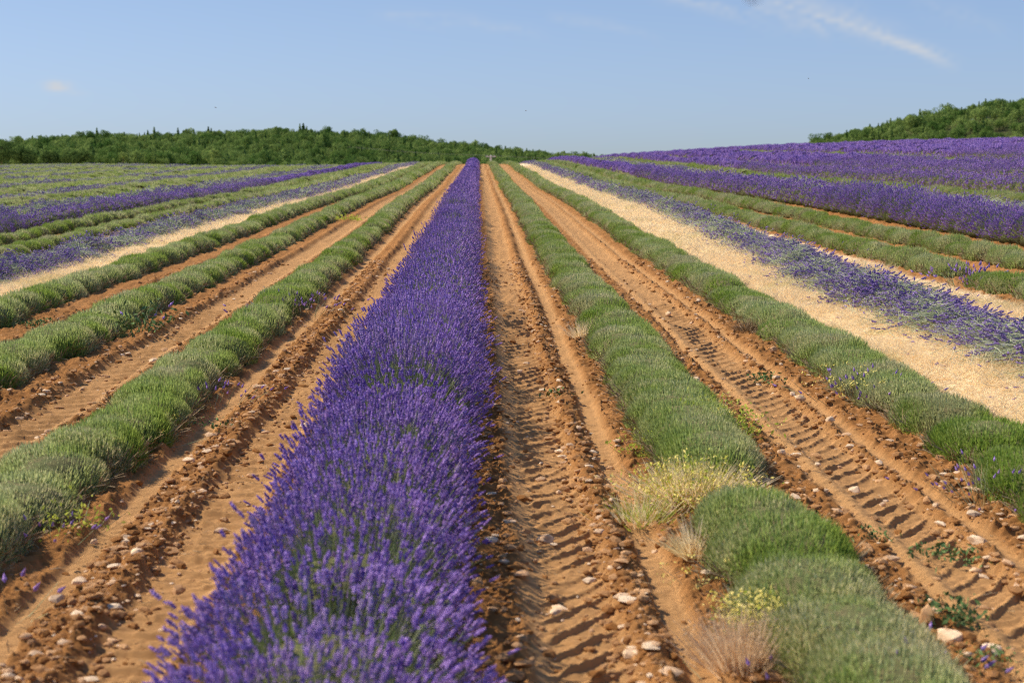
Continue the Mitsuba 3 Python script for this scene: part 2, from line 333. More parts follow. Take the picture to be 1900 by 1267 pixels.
# ------------------------------------------------------------------ shape groups of plants
def group(key, **parts):
    scene[key] = {'type': 'shapegroup', **parts}
def inst(key, grp, x, y, z, rot, sx=1, sy=1, sz=1):
    scene[key] = {'type': 'instance', 'shapegroup': {'type': 'ref', 'id': grp}, 'to_world': T().translate([float(x), float(y), float(z)]).rotate([0, 0, 1], float(rot)).scale([float(sx), float(sy), float(sz)])}
def mown_bush(n, wid, seed, hx=0.325, hy=0.47, h=0.25, leng=(0.045, 0.085)):
    r = np.random.default_rng(seed)
    p, nr = on_dome(n, hx, hy, h, r)
    lump = meshkit.fbm(p * 4 + seed, 3, seed)[:, None]
    d = unit(nr * 0.75 + np.array([0, 0, 0.75]) + r.normal(size=(n, 3)) * 0.19)
    L = r.uniform(leng[0], leng[1], n) * (0.75 + 0.5 * lump[:, 0])
    depth = r.uniform(0, 1, n) ** 1.5
    base = p * (1 - 0.13 * depth[:, None]) - d * (L * 0.55)[:, None] + nr * (lump - 0.5) * 0.07
    base[:, 2] = np.maximum(base[:, 2], 0.0)
    core = dome(hx * 0.9, hy * 0.92, h * 0.9, 16, 7, 0.08, seed)
    m = tris(blades(base, d, L, r.uniform(0.6, 1.3, n) * wid, r))
    k = max(40, n // 22); a = r.uniform(0, 6.28, k)
    b0 = np.stack([hx * .9 * np.cos(a), hy * .95 * np.sin(a), r.uniform(0, h * .35, k)], 1)
    dt = unit(np.stack([np.cos(a) * .8, np.sin(a) * .8, r.uniform(.1, 1.1, k)], 1) + r.normal(0, .35, (k, 3)))
    tw = ribbons(b0, b0 + dt * r.uniform(.04, .13, (k, 1)), np.full(k, wid * .55), r)
    return dict(foliage=mikit.ply(m, 'm_mown'), inner_foliage=mikit.ply(core, 'm_core', smooth=True), twigs=mikit.ply(tris(tw), 'm_twig'))
def flower_bush(n, lod, seed, hx=0.34, hy=0.50, h=0.40):
    r = np.random.default_rng(seed)
    p, nr = on_dome(n, hx, hy, h, r, 0.6)
    d = unit(nr * 0.9 + np.array([0, 0, 0.6]) + r.normal(size=(n, 3)) * 0.2)
    lump = meshkit.fbm(p * 4 + seed, 3, seed)
    L = (0.12 + 0.12 * r.uniform(0, 1, n)) * (0.45 + 1.1 * lump) * np.where(r.uniform(size=n) < .04, 1.35, 1)
    stray = p[:, 2] < 0.1
    tip = p + d * L[:, None]
    s = r.uniform(0.75, 1.25, n)
    sp = r.uniform(0.026, 0.050, n)
    if lod == 0:
        R = 0.0074 * s
        prof = [(0, R * .2), (sp * .10, R * .95), (sp * .24, R * .55), (sp * .38, R * 1.1), (sp * .52, R * .6), (sp * .66, R * .95), (sp * .80, R * .5), (sp * .9, R * .6), (sp * 1.05, 0)]
        heads = [spindle(tip, d, prof, 5, r)]
        low = r.uniform(size=n) < 0.45
        heads.append(spindle(tip[low] - d[low] * 0.022, d[low], [(0, 0), (0.006, 0.006), (0.013, 0)], 4, r))
        # small open florets standing off the spike
        k = n * 3; which = r.integers(0, n, k); t = r.uniform(0.15, 0.95, k) * sp[which]
        uu, vv, dd = frames(d[which]); a = r.uniform(0, 6.28, k)[:, None]
        o = np.cos(a) * uu + np.sin(a) * vv
        b0 = tip[which] + dd * t[:, None] + o * 0.005
        heads.append(blades(b0, unit(o + 0.5 * dd), np.full(k, 0.009), np.full(k, 0.008), r))
        stem = ribbons(p - d * 0.05, tip + d * .01, np.full(n, 0.0024), r)
        nl, lw = 1500, 0.005
    elif lod == 1:
        R = 0.0095 * s
        heads = [spindle(tip - d * .005, d, [(0, 0), (sp * .22, R), (sp * .5, R * .6), (sp * .72, R * .9), (sp * 1.1, 0)], 4, r)]
        stem = ribbons(p, tip, np.full(n, 0.0035), r)
        nl, lw = 600, 0.008
    else:
        R = 0.019 * s
        heads = [spindle(tip - d * .03, d, [(0, 0), (sp * .55, R * 1.1), (sp * 1.3, 0)], 3, r)]
        stem = ribbons(p, tip, np.full(n, 0.005), r)[: n]
        nl, lw = 160, 0.016
    q, nq = on_dome(nl, hx, hy, h, r, 0.6)
    dq = unit(nq * .6 + np.array([0, 0, .9]) + r.normal(size=(nl, 3)) * .3)
    lv = blades(q * 0.97 - dq * .02, dq, r.uniform(.05, .12, nl), np.full(nl, lw), r)
    core = dome(hx * .93, hy * .95, h * .92, 14, 6, .06, seed)
    return dict(flower_spikes=mikit.ply(tris(np.concatenate(heads)), 'm_purple'), stems=mikit.ply(tris(stem), 'm_stem'),
                foliage=mikit.ply(tris(lv), 'm_leaf'), inner_foliage=mikit.ply(core, 'm_core', smooth=True))
for v in range(4):
    group(f'grp_mown0_{v}', **mown_bush(5600, 0.0115, 100 + v))
    group(f'grp_mown1_{v}', **mown_bush(2800, 0.0135, 110 + v))
    group(f'grp_mown2_{v}', **mown_bush(700, 0.022, 120 + v, leng=(.07, .13)))
    group(f'grp_flower0_{v}', **flower_bush(1150, 0, 130 + v))
    group(f'grp_flower1_{v}', **flower_bush(760, 1, 140 + v))
    group(f'grp_flower2_{v}', **flower_bush(240, 2, 150 + v))
def long_chunk(kind, v):
    """four metres of a far row"""
    r = np.random.default_rng(170 + v); n = 420
    hx, h = (0.36, 0.28) if kind == GREEN else (0.46, 0.44)
    yy = r.uniform(-2.1, 2.1, n); th = np.arccos(r.uniform(-1, 1, n))
    k = 0.8 + 0.35 * meshkit.noise(np.stack([yy * 1.3, yy * 0, yy * 0], -1), v)
    p = np.stack([hx * np.cos(th) * k, yy, h * np.sin(th) * k], 1)
    nr = unit(np.stack([np.cos(th), 0 * th, np.sin(th)], 1))
    d = unit(nr * .6 + np.array([0, 0, .8]) + r.normal(size=(n, 3)) * .3)
    a = np.linspace(0, np.pi, 7); y2 = np.linspace(-2.05, 2.05, 9)
    A, B = np.meshgrid(a, y2, indexing='ij'); kk = 0.75 + 0.3 * meshkit.noise(np.stack([B * 1.3, B * 0, B * 0], -1), v)
    P = np.stack([hx * np.cos(A) * kk, B, h * np.sin(A) * kk - .02], -1).reshape(-1, 3)
    i, j = np.meshgrid(np.arange(6), np.arange(8), indexing='ij'); q = (i * 9 + j).ravel()
    core = (P, np.concatenate([np.stack([q, q + 1, q + 10], 1), np.stack([q, q + 10, q + 9], 1)]))
    if kind == GREEN:
        return dict(foliage=mikit.ply(tris(blades(p - d * .05, d, r.uniform(.1, .18, n), np.full(n, .05), r)), 'm_mown'), inner_foliage=mikit.ply(core, 'm_core', smooth=True))
    heads = spindle(p, d, [(0, 0), (.06, r.uniform(.035, .06, n)), (r.uniform(.11, .18, n), 0)], 3, r)
    g = 130
    gl = blades(p[:g] * [1, 1, .8], d[:g], r.uniform(.1, .2, g), np.full(g, .03), r)
    return dict(flower_spikes=mikit.ply(tris(heads), 'm_purple'), foliage=mikit.ply(tris(gl), 'm_leaf'), inner_foliage=mikit.ply(core, 'm_core', smooth=True))
for v in range(3):
    group(f'grp_farmown_{v}', **long_chunk(GREEN, v)); group(f'grp_farflower_{v}', **long_chunk(PURPLE, v))
def swath_chunk(n, wid, seed, lod, length=1.0):
    r = np.random.default_rng(seed)
    x = r.normal(0, 0.20, n); yy = r.uniform(-length / 2 - .1, length / 2 + .1, n)
    prof = 0.20 * np.exp(-(x / 0.30) ** 2) * (0.5 + 1.0 * meshkit.fbm(np.stack([x * 3, yy * 3, 0 * x], -1) + seed, 2, seed))
    z = 0.015 + prof * r.uniform(0.35, 1, n)
    tuft = meshkit.noise(np.stack([x * 3.5, yy * 3.5, 0 * x], -1) + 9.1 * seed, 4)
    ang = tuft * 14 + r.normal(0, .6, n)
    d = unit(np.stack([np.cos(ang), np.sin(ang), r.normal(.14, .25, n)], 1))
    L = r.uniform(.16, .34, n)
    p0 = np.stack([x, yy, z], 1) - d * (L * .5)[:, None]; p0[:, 2] = np.maximum(p0[:, 2], .008)
    p1 = p0 + d * L[:, None]; p1[:, 2] = np.maximum(p1[:, 2], .012)
    d = unit(p1 - p0)
    show = (meshkit.noise(np.stack([x * 3, yy * 3, 0 * x], -1) + 3.7 * seed, 8) + r.normal(0, .10, n)) > 0.48
    sp = r.uniform(.035, .060, n); R = wid * r.uniform(.8, 1.3, n)
    if lod == 0:
        heads = spindle(p1[show], d[show], [(0, 0), ((sp * .2)[show], R[show]), ((sp * .5)[show], (R * .65)[show]), ((sp * .7)[show], (R * .95)[show]), (sp[show] * 1.1, 0)], 4, r)
    else:
        heads = spindle(p1[show], d[show], [(0, 0), ((sp * .5)[show], R[show]), (sp[show] * 1.2, 0)], 3, r)
    stems = ribbons(p0, p1, np.full(n, wid * .5), r)
    return dict(stalks=mikit.ply(tris(stems), 'm_cutstem'), flower_heads=mikit.ply(tris(heads), 'm_cutpurple'))
for v in range(4):
    group(f'grp_swath0_{v}', **swath_chunk(1500, 0.0085, 200 + v, 0))
    group(f'grp_swath1_{v}', **swath_chunk(600, 0.0145, 210 + v, 1))
    group(f'grp_swath2_{v}', **swath_chunk(620, 0.032, 220 + v, 1, 4.0))
def straw_tile(n, wid, size, seed):
    r = np.random.default_rng(seed)
    b = np.stack([r.uniform(-size / 2, size / 2, n), r.uniform(-size / 2, size / 2, n), r.uniform(-.01, .02, n)], 1)
    a = r.uniform(0, 6.28, n); lie = r.uniform(0.0, .8, n) ** 1.6
    d = unit(np.stack([np.cos(a), np.sin(a), lie], 1))
    return dict(blades=mikit.ply(tris(blades(b, d, r.uniform(.06, .2, n), np.full(n, wid) * r.uniform(.6, 1.3, n), r)), 'm_straw'))
for v in range(3):
    group(f'grp_straw0_{v}', **straw_tile(900, 0.0056, 0.6, 230 + v))
    group(f'grp_straw1_{v}', **straw_tile(620, 0.014, 1.1, 240 + v))

# ------------------------------------------------------------------ planting
ROW_NAME = {
    (0): 'flowering purple lavender bush in the middle row running to the skyline',
    (6): 'flowering lavender bush in the tall purple row right of the straw strip',
    (10): 'flowering lavender bush in the second purple row up the right slope',
    (-7): 'flowering lavender bush in the single purple row on the far left',
    (1): 'mown lavender bush in the first row right of the middle purple row',
    (2): 'mown lavender bush in the second row right of the middle purple row',
    (4): 'mown green lavender bush in the row just behind the right cut swath',
    (5): 'mown lavender bush in the row at the foot of the right purple row',
    (-1): 'mown lavender bush in the first row left of the middle purple row',
    (-2): 'mown lavender bush in the second row left of the middle purple row',
    (-3): 'mown green lavender bush in the third row left, beside the straw strip',
    (-5): 'mown green lavender bush in the row just behind the left cut swath',
    (-6): 'mown lavender bush in the row at the foot of the left purple row'}
cand = []
GAPS = {1: [(7.05, 7.85)], 4: [(18.1, 19.3)], 2: []}
for k, X0, kind in ROWS:
    if kind == SWATH: continue
    r = np.random.default_rng(1000 + k)
    y = 3.3 + r.uniform(0, .6)
    far_end = float(crest_y(X0)) + 28
    while y < far_end:
        sp = r.uniform(.42, .6) if k == 1 and y < 14 else r.uniform(.7, .92) if k in (4, 5, -5, -6) or (k == 2 and y < 9.5) else r.uniform(0.42, 0.80) if kind == GREEN else r.uniform(.62, .84)
        x = float(row_x(X0, y)) + (r.normal(0, .025) if kind == GREEN else 0)
        Y = y; y += sp
        if abs(x - 0.0235 * Y) > 0.375 * (Y + 1.5) + .9: continue
        if any(a < Y < b for a, b in GAPS.get(k, [])): continue
        cand.append((k, kind, x, Y, r.integers(0, 4), r.uniform(.9, 1.12), r.uniform(.9, 1.1), r.uniform(.94, 1.1) if k == 1 and Y < 14 else r.uniform(.84, 1.2) if kind == GREEN else r.uniform(.82, 1.18), r.integers(0, 2) * 180 + r.normal(0, 9)))
near = {}
for kind in (GREEN, PURPLE):
    c = sorted([c for c in cand if c[1] == kind and c[0] in ROW_NAME], key=lambda c: c[3])
    near[kind] = set(id(x) for x in c[:300])
stuffn = {GREEN: 0, PURPLE: 0}
ORD = ['nearest', 'second nearest', 'third nearest', 'fourth nearest', 'fifth nearest', 'sixth nearest']; nth = {}
farseg = {}
for c in cand:
    k, kind, x, Y, v, sx, sy, sz, rot = c
    single = id(c) in near[kind]
    if not single and Y > (60 if abs(k) < 12 else 75):
        farseg[(k, int(Y // 4))] = 1; continue
    lod = 0 if Y < 13.5 else 1 if Y < 36 else 2
    z = float(terrain(x, Y)) - .01
    sxx = sx * ((.92 if k < 0 else 1.0) if kind == GREEN else 0.98)
    if kind == PURPLE and k > 0: sz *= 1.10 if k == 6 else .95; sxx *= 1.28 if k == 6 else 1.15
    if k == -7: sz *= .8
    g = f"grp_{'mown' if kind == GREEN else 'flower'}{lod}_{v}"
    if single:
        q_ = np.array([x, Y, z + .25]) - EYE; dd_ = q_ @ FWD; px_ = 950 + F_PX * (q_ @ RIGHT) / dd_; py_ = 633.5 - F_PX * (q_ @ UPV) / dd_
        lab = ROW_NAME[k]
        if 0 < px_ < 1900 and py_ < 1267:
            if nth.get(k, 0) < 6: lab = ORD[nth.get(k, 0)] + ' ' + lab
            nth[k] = nth.get(k, 0) + 1
        key = numbered('mown_lavender_bush' if kind == GREEN else 'lavender_bush')
        tag(key, lab, 'lavender bush', {GREEN: 'mown bushes, ', PURPLE: 'flowering bushes, '}[kind] + f'row {"right" if k > 0 else "left" if k < 0 else "middle"} {abs(k)}')
        for part in ('foliage', 'twigs') if kind == GREEN else ('flower_spikes', 'stems', 'foliage'):
            tag(f'{key}__{part}', kind='stuff')
    else:
        stuffn[kind] += 1
        key = f"{'distant_mown_lavender' if kind == GREEN else 'distant_flowering_lavender'}__{stuffn[kind]:04d}"
    inst(key, g, x, Y, z, rot, sxx, sy, sz)
kinds = {k: (X0, kind) for k, X0, kind in ROWS}
for (k, s) in sorted(farseg):
    X0, kind = kinds[k]; Y = 4 * s + 2
    x = float(row_x(X0, Y)); z = float(terrain(x, Y)) - .02
    stuffn[kind] += 1
    r = np.random.default_rng(100000 + k * 997 + s)
    key = f"{'distant_mown_lavender' if kind == GREEN else 'distant_flowering_lavender'}__{stuffn[kind]:04d}"
    inst(key, f"grp_far{'mown' if kind == GREEN else 'flower'}_{r.integers(0, 3)}", x, Y, z, r.integers(0, 2) * 180, r.uniform(.95, 1.12) * (.85 if k == -7 else 1), 1, r.uniform(.9, 1.1) * ((.8 if k == -7 else 1.05) if kind == PURPLE else 1))
tag('distant_mown_lavender', 'far rows of mown green lavender running to the skyline', 'lavender', kind='stuff')
tag('distant_flowering_lavender', 'far purple lavender rows covering the right slope up to the skyline', 'lavender', kind='stuff')
# swaths of cut lavender
SW = {3: 'wide swath of cut lavender lying on pale straw right of the green rows', -4: 'swath of cut lavender lying beside pale straw left of the green rows',
      8: 'thin far swath of cut lavender between the purple rows on the right', -9: 'far swath of cut lavender behind the left purple row'}
nfs = 0
for k, X0, kind in ROWS:
    if kind != SWATH: continue
    r = np.random.default_rng(3000 + k); y = 5.0; n = 0
    if k in SW: key = numbered('cut_lavender_swath'); tag(key, SW[k], 'cut lavender', kind='stuff')
    while y < float(crest_y(X0)) + 15:
        lod = 0 if y < 26 else 1 if y < 55 else 2
        stp = 0.8 if lod < 2 else 3.8
        x = float(row_x(X0, y)) + r.normal(0, .07); Y = y; y += stp
        if abs(x - 0.0235 * Y) > 0.375 * (Y + 1.5) + .9: continue
        z = float(terrain(x, Y)) + (0 if lod < 2 else .01)
        if k in SW: n += 1; kk = f'{key}__{n:03d}'
        else: nfs += 1; kk = f'distant_cut_lavender__{nfs:03d}'
        wide = {3: 1.1, -4: 1.15}.get(k, 1.45 if k < -8 else 1.2)
        inst(kk, f'grp_swath{lod}_{r.integers(0, 4)}', x, Y, z, r.integers(0, 2) * 180 + r.normal(0, 15 if lod < 2 else 0), wide * r.uniform(.85, 1.2), 1.05, r.uniform(.7, 1.35) * (1.2 if k < -8 else 1))
tag('distant_cut_lavender', 'far thin swaths of cut lavender between green rows on the left', 'cut lavender', kind='stuff')
# straw
n = 0
r = np.random.default_rng(77)
def straw_zone(lo, hi, y0, y1, dens=1.0):
    global n
    y = y0
    while y < y1:
        lod = 0 if y < 24 else 1
        st_ = .5 if lod == 0 else 1.0
        X = lo + st_ / 2
        while X < hi:
            x = float(bend(X, y)) + r.normal(0, .06)
            if abs(x - 0.0235 * y) < 0.375 * (y + 1.5) + .6 and r.uniform() < dens:
                n += 1
                inst(f'dry_grass__{n:04d}', f'grp_straw{lod}_{r.integers(0, 3)}', x, y, float(terrain(x, y)) + .004, r.uniform(0, 360), 1, 1, r.uniform(.5, 1.9))
            X += st_ * 1.0
        y += st_
straw_zone(3.5, 6.0, 6, 120); straw_zone(-7.05, -5.85, 9, 120); straw_zone(-8.3, -7.7, 12, 50, .5)
tag('dry_grass', 'pale dry straw grass on the strips beside the cut swaths', 'dry grass', kind='stuff')

# ------------------------------------------------------------------ clods and stones
ICO = trimesh.creation.icosphere(subdivisions=0)
IV, IF = np.array(ICO.vertices), np.array(ICO.faces)
def clods(n, seed, smin, smax, pick, flat=.7):
    r = np.random.default_rng(seed)
    Y = 4.4 * np.exp(r.uniform(0, 1, n) * math.log(24 / 4.4)); X = pick(n, Y, r)
    ok = (np.abs(X - .0235 * Y) < .375 * (Y + 1)) & ((np.min([np.abs(unbend(X, Y) - g[0]) / g[1] for g in GROOVES], 0) > 1.1) | (r.uniform(size=n) < .12)); X, Y = X[ok], Y[ok]; n = len(X)
    s = smin * (smax / smin) ** (r.uniform(0, 1, n) ** 2.4)
    z = ground_h(X, Y)
    v = IV[None] * (1 + r.uniform(-.32, .3, (n, 12, 1))) * s[:, None, None] * np.stack([r.uniform(.7, 1.4, n), r.uniform(.7, 1.4, n), r.uniform(.5, 1, n) * flat], 1)[:, None]
    a = r.uniform(0, 6.28, n); ca, sa = np.cos(a)[:, None], np.sin(a)[:, None]
    v = np.stack([v[..., 0] * ca - v[..., 1] * sa, v[..., 0] * sa + v[..., 1] * ca, v[..., 2]], -1)
    v += np.stack([X, Y, z + s * .22], 1)[:, None]
    f = IF[None] + (np.arange(n) * 12)[:, None, None]
    return v.reshape(-1, 3), f.reshape(-1, 3), n, r
LANES = [(.62, .09), (.10, .12), (1.72, .14), (2.36, .05), (2.62, .10), (-1.64, .13), (-2.72, .12), (-3.34, .10), (-4.1, .25), (-4.65, .15), (3.3, .1), (5.5, .3), (6.6, .25), (1.0, .08)]
def lanes(n, Y, r):
    w = np.array([2.2, 1.0, 2.4, .9, 1.2, 3.2, 1.6, 1.5, 1.4, 1, .5, 1, 1, .7]); k = r.choice(len(LANES), n, p=w / w.sum())
    c = np.array(LANES)[k]
    return bend(c[:, 0] + r.normal(0, 1, n) * c[:, 1], Y)
v, f, nn, r = clods(27000, 401, .006, .034, lanes)
cc = np.array([.25, .117, .038]) * (1 - (t := r.uniform(0, 1, (nn, 1)) ** 1.6)) + np.array([.52, .325, .175]) * t
scene['soil_clods'] = mikit.ply((v, f), 'm_ground', color=np.repeat(cc, 12, 0))
tag('soil_clods', 'crumbly reddish soil clods and small stones strewn between the rows', 'soil clods', kind='stuff')
v, f, nn, r = clods(3200, 402, .008, .036, lambda n, Y, r: np.where(r.uniform(size=n) < .75, lanes(n, Y, r), r.uniform(-5, 5, n)), .6)
cc = np.array([.52, .33, .19]) * (1 - (t := r.uniform(0, 1, (nn, 1)))) + np.array([.72, .60, .45]) * t
scene['gravel'] = mikit.ply((v, f), 'm_ground', color=np.repeat(cc, 12, 0))
tag('gravel', 'pale limestone gravel scattered over the reddish soil', 'gravel', kind='stuff')
r = np.random.default_rng(433); n = 3600
Y = 4.4 * np.exp(r.uniform(0, 1, n) * math.log(22 / 4.4)); X = bend(r.uniform(-5.4, 3.6, n), Y); a = r.uniform(0, 6.28, n); L = r.uniform(.015, .07, n)
p0 = np.stack([X, Y, ground_h(X, Y) + .006], 1); p1 = p0 + np.stack([np.cos(a) * L, np.sin(a) * L, r.uniform(-.003, .012, n)], 1)
scene['plant_litter'] = mikit.ply(tris(ribbons(p0, p1, r.uniform(.002, .005, n), r)), 'm_twig')
tag('plant_litter', 'short dry stalks and plant litter strewn over the soil', 'plant litter', kind='stuff')
def rock(px, py, w, h, label, mat='m_rock', seed=0, long=1.0):
    """a stone w x h pixels of the photograph in size"""
    x, y = at(px, py + h * .3)
    m = math.hypot(x, y) / F_PX
    r = np.random.default_rng(900 + seed)
    pts = unit(r.normal(size=(26, 3))) * r.uniform(.8, 1.05, (26, 1))
    hull = trimesh.convex.convex_hull(pts)
    hull = hull.subdivide().subdivide()
    vv = np.array(hull.vertices)
    vv *= 1 + .10 * (meshkit.fbm(vv * 2.3 + seed, 3, seed)[:, None] - .5) * 2
    vv *= np.array([w * m / 2, w * m / 2 * long * r.uniform(.6, .9), max(h * m / 2, w * m * .26)])
    a = r.normal(0, .5); vv[:, :2] = vv[:, :2] @ np.array([[math.cos(a), math.sin(a)], [-math.sin(a), math.cos(a)]])
    vv += [x, y, float(ground_h(np.array([x]), np.array([y]))[0]) + vv[:, 2].max() * .5]
    key = numbered('rock'); scene[key] = mikit.ply((vv, hull.faces), mat, smooth=35); tag(key, label, 'rock')
ROCKS = [
    (1290, 708, 22, 16, 'small pale rock at the right edge of the first green row'), (1587, 900, 28, 20, 'pale flat rock lying on the right tyre track'),
    (1012, 993, 40, 16, 'wide pale rock on the tyre track right of the purple row'), (1112, 996, 28, 14, 'pale rock on the clod ridge beside the smooth groove'),
    (1040, 1118, 38, 20, 'squarish pinkish rock, upper of two on the near tyre track'), (1030, 1136, 28, 10, 'flat pinkish rock, lower of two on the near tyre track'),
    (1003, 882, 22, 8, 'small flat pale rock on the middle tyre track'), (1037, 903, 16, 10, 'small pale rock between two lug prints of the middle track'),
    (1812, 1010, 40, 18, 'pale jagged rock near the groove at the right edge'), (1810, 1056, 26, 12, 'small pale rock below the jagged rock at the right edge'),
    (1835, 1208, 56, 18, 'long low pale rock in the bottom right corner'), (1762, 1190, 62, 30, 'broad pinkish rock beside the upright ochre rock'),
    (375, 872, 24, 14, 'pale rock on the clod ridge left of the purple row'), (150, 1078, 36, 12, 'long pale rock on the clods at the lower left'),
    (255, 1047, 34, 12, 'slanting pale rock on the clod ridge at lower left'), (50, 1205, 26, 14, 'pale rock in the bottom left corner'),
    (478, 718, 24, 12, 'pale rock on the far part of the left clod ridge'), (66, 1225, 42, 26, 'broad brownish rock in the bottom left corner'),
    (402, 832, 22, 11, 'pale rock on the left clod ridge behind the larger one'), (350, 855, 24, 10, 'flat pinkish rock at the shaded edge of the left clod ridge'),
    (375, 920, 22, 12, 'rounded pale rock beside the left tyre track'), (174, 998, 18, 12, 'small tan rock in the shade edge of the left green row'),
    (300, 1165, 20, 10, 'small pale rock low on the left clod ridge'), (1240, 580, 14, 12, 'tiny pale rock at the edge of the dry straw strip'),
    (1540, 620, 12, 10, 'small white rock at the foot of the second green row'), (965, 683, 16, 8, 'small white rock on the far tyre track'),
    (1000, 640, 12, 6, 'tiny white rock beside the far tyre track'), (973, 575, 10, 7, 'tiny pale rock far up the tyre track'),
    (1076, 815, 18, 14, 'upright tan rock on the clod ridge by the smooth groove'), (1047, 830, 18, 11, 'tan rock beside the upright one on the clod ridge'),
    (1484, 745, 22, 15, 'tan rock on the ridge left of the right smooth groove'), (1470, 735, 16, 12, 'small tan rock behind another on the right ridge'),
    (1435, 657, 16, 14, 'round ochre rock near the second green row'), (1516, 860, 16, 10, 'small white rock inside the right tyre print'),
    (1540, 788, 20, 14, 'tan rock at the near end of the right ridge'), (1450, 843, 18, 12, 'tan rock at the left edge of the right track'),
    (1385, 672, 14, 10, 'small rock beside another on the far right ridge'), (1638, 928, 14, 12, 'small pale rock in the clods right of the pale flat rock'),
    (1360, 555, 12, 9, 'tiny pale rock beside the straw strip'), (100, 560, 12, 8, 'small pale rock between the second and third left rows'),
    (85, 735, 20, 10, 'pale rock at the edge of the second left row'), (285, 672, 22, 8, 'flat pale rock between the first and second left rows'),
    (1612, 1060, 20, 14, 'rounded ochre rock in the clods at lower right'), (1690, 1100, 22, 14, 'tan rock above the upright ochre rock'),
    (1330, 1190, 20, 16, 'tan rock beside the dry tuft at the bottom'), (1135, 1068, 20, 14, 'tan rock on the near clod ridge'),
    (1215, 1010, 16, 12, 'tan rock at the right side of the smooth groove'), (1255, 905, 14, 10, 'tan rock at the left foot of the big dry clump')]
for i_, rr in enumerate(ROCKS): rock(*rr[:5], seed=i_)
rock(1718, 1150, 34, 52, 'upright ochre rock leaning beside a small green weed', 'm_ochre', 71)

# ------------------------------------------------------------------ weeds and tufts
def fan(n, r, spread, hgt, up=1.0):
    b = np.stack([r.normal(0, spread * .35, n), r.normal(0, spread * .35, n), np.zeros(n)], 1)
    d = unit(np.stack([b[:, 0] * 2.2 / spread + r.normal(0, .35, n), b[:, 1] * 2.2 / spread + r.normal(0, .35, n), np.full(n, up)], 1))
    return b, d, hgt * r.uniform(.5, 1.1, n)
def leaf_tris(c, size, r, up=.5):
    n = len(c); nr = unit(r.normal(size=(n, 3)) + [0, 0, up]); u_, v_, _ = frames(nr); s = size * r.uniform(.6, 1.3, (n, 1))
    a = r.uniform(0, 6.28, (n, 1)); p = np.cos(a) * u_ + np.sin(a) * v_; q = -np.sin(a) * u_ + np.cos(a) * v_
    return np.concatenate([np.stack([c - p * s, c + q * s * .42, c + p * s], 1), np.stack([c - p * s, c + p * s, c - q * s * .42], 1)])
def plant(name, category, label, px, py, lift, spread, hgt, parts, seed, sink=0.0, up=1.0):
    """parts: list of (part, kind, material, count, size)"""
    x, y = at(px, py, lift); z0 = float(terrain(x, y)) + sink
    r = np.random.default_rng(600 + seed); key = numbered(name); tag(key, label, category)
    for part, kind, mat, n, size in parts:
        b, d, L = fan(n, r, spread, hgt, up)
        if kind == 'blades': m = blades(b, d, L, np.full(n, size), r)
        elif kind == 'stems': m = ribbons(b, b + d * L[:, None], np.full(n, size), r)
        elif kind == 'leaves': m = leaf_tris(b + d * (L * r.uniform(.25, 1, n))[:, None], size, r)
        elif kind == 'heads':
            tip = b + d * L[:, None]; m = spindle(tip, d, [(0, 0), (size * 1.4, size), (size * 3, size * .6), (size * 5, 0)], 5, r)
        elif kind == 'umbels':
            tip = b + d * (L * .95)[:, None]; k = 9
            c = np.repeat(tip, k, 0) + r.normal(0, size, (n * k, 3)) * [1, 1, .5]; m = leaf_tris(c, size * .55, r, 1.5)
        scene[f'{key}__{part}'] = mikit.ply(tris(m + [x, y, z0]), mat)
        tag(f'{key}__{part}', kind='stuff')
ST = lambda n=40, s=.003: ('stems', 'stems', 'm_stem', n, s)
plant('dry_weed', 'weed', 'large straw coloured weed with yellow green tops in the gap of the first right row', 1287, 928, 0, .33, .25,
      [('dry_stalks', 'blades', 'm_straw', 1100, .011), ('yellow_leaves', 'leaves', 'm_yellow', 2000, .013), ('green_leaves', 'leaves', 'm_lime', 900, .013), ('seed_heads', 'umbels', 'm_yellow', 50, .014)], 1)
plant('dry_weed', 'weed', 'pale dry grass tuft trailing left of the large straw weed', 1190, 965, 0, .26, .16, [('dry_stalks', 'blades', 'm_straw', 240, .005), ('green_leaves', 'blades', 'm_lime', 200, .006)], 2)
plant('yellow_weed', 'weed', 'bright yellow green weed leaning out right of the first right row', 1322, 815, .0, .26, .32, [ST(), ('leaves', 'leaves', 'm_lime', 900, .017), ('flowers', 'umbels', 'm_yellow', 30, .02)], 3)
plant('green_weed', 'weed', 'small bright green weed at the left edge of the first right row', 1192, 850, 0, .14, .2, [ST(20), ('leaves', 'leaves', 'm_lime', 160, .016)], 4)
plant('yellow_weed', 'weed', 'pale yellow flower head cluster above a dry tuft at the bottom', 1388, 1205, .0, .12, .21, [ST(60), ('leaves', 'leaves', 'm_lime', 120, .014), ('flowers', 'umbels', 'm_yellow', 110, .015)], 5, up=2.6)
plant('dry_tuft', 'dry grass', 'pinkish tan dry tuft at the bottom edge beside the first right row', 1378, 1240, 0, .15, .23, [('dry_stalks', 'blades', 'm_drybrush', 700, .007), ('dry_leaves', 'leaves', 'm_drybrush', 1300, .006)], 6, up=1.8)
plant('dry_tuft', 'dry grass', 'straw tuft in the left edge of the near mown bush', 1288, 1035, .0, .08, .2, [('dry_stalks', 'blades', 'm_straw', 300, .009)], 7)
plant('yellow_weed', 'weed', 'small yellow weed at the left edge of the near mown bush', 1305, 1078, .03, .1, .16, [ST(20), ('flowers', 'umbels', 'm_yellow', 14, .014)], 8)
plant('dry_tuft', 'dry grass', 'small yellow straw tuft at the left edge of the far first right row', 1078, 630, 0, .09, .24, [('dry_stalks', 'blades', 'm_straw', 200, .009)], 9)
plant('yellow_weed', 'weed', 'pale yellow flowering weed at the left edge of the second right row', 1588, 745, 0, .2, .34, [ST(40), ('flowers', 'umbels', 'm_yellow', 40, .022)], 10)
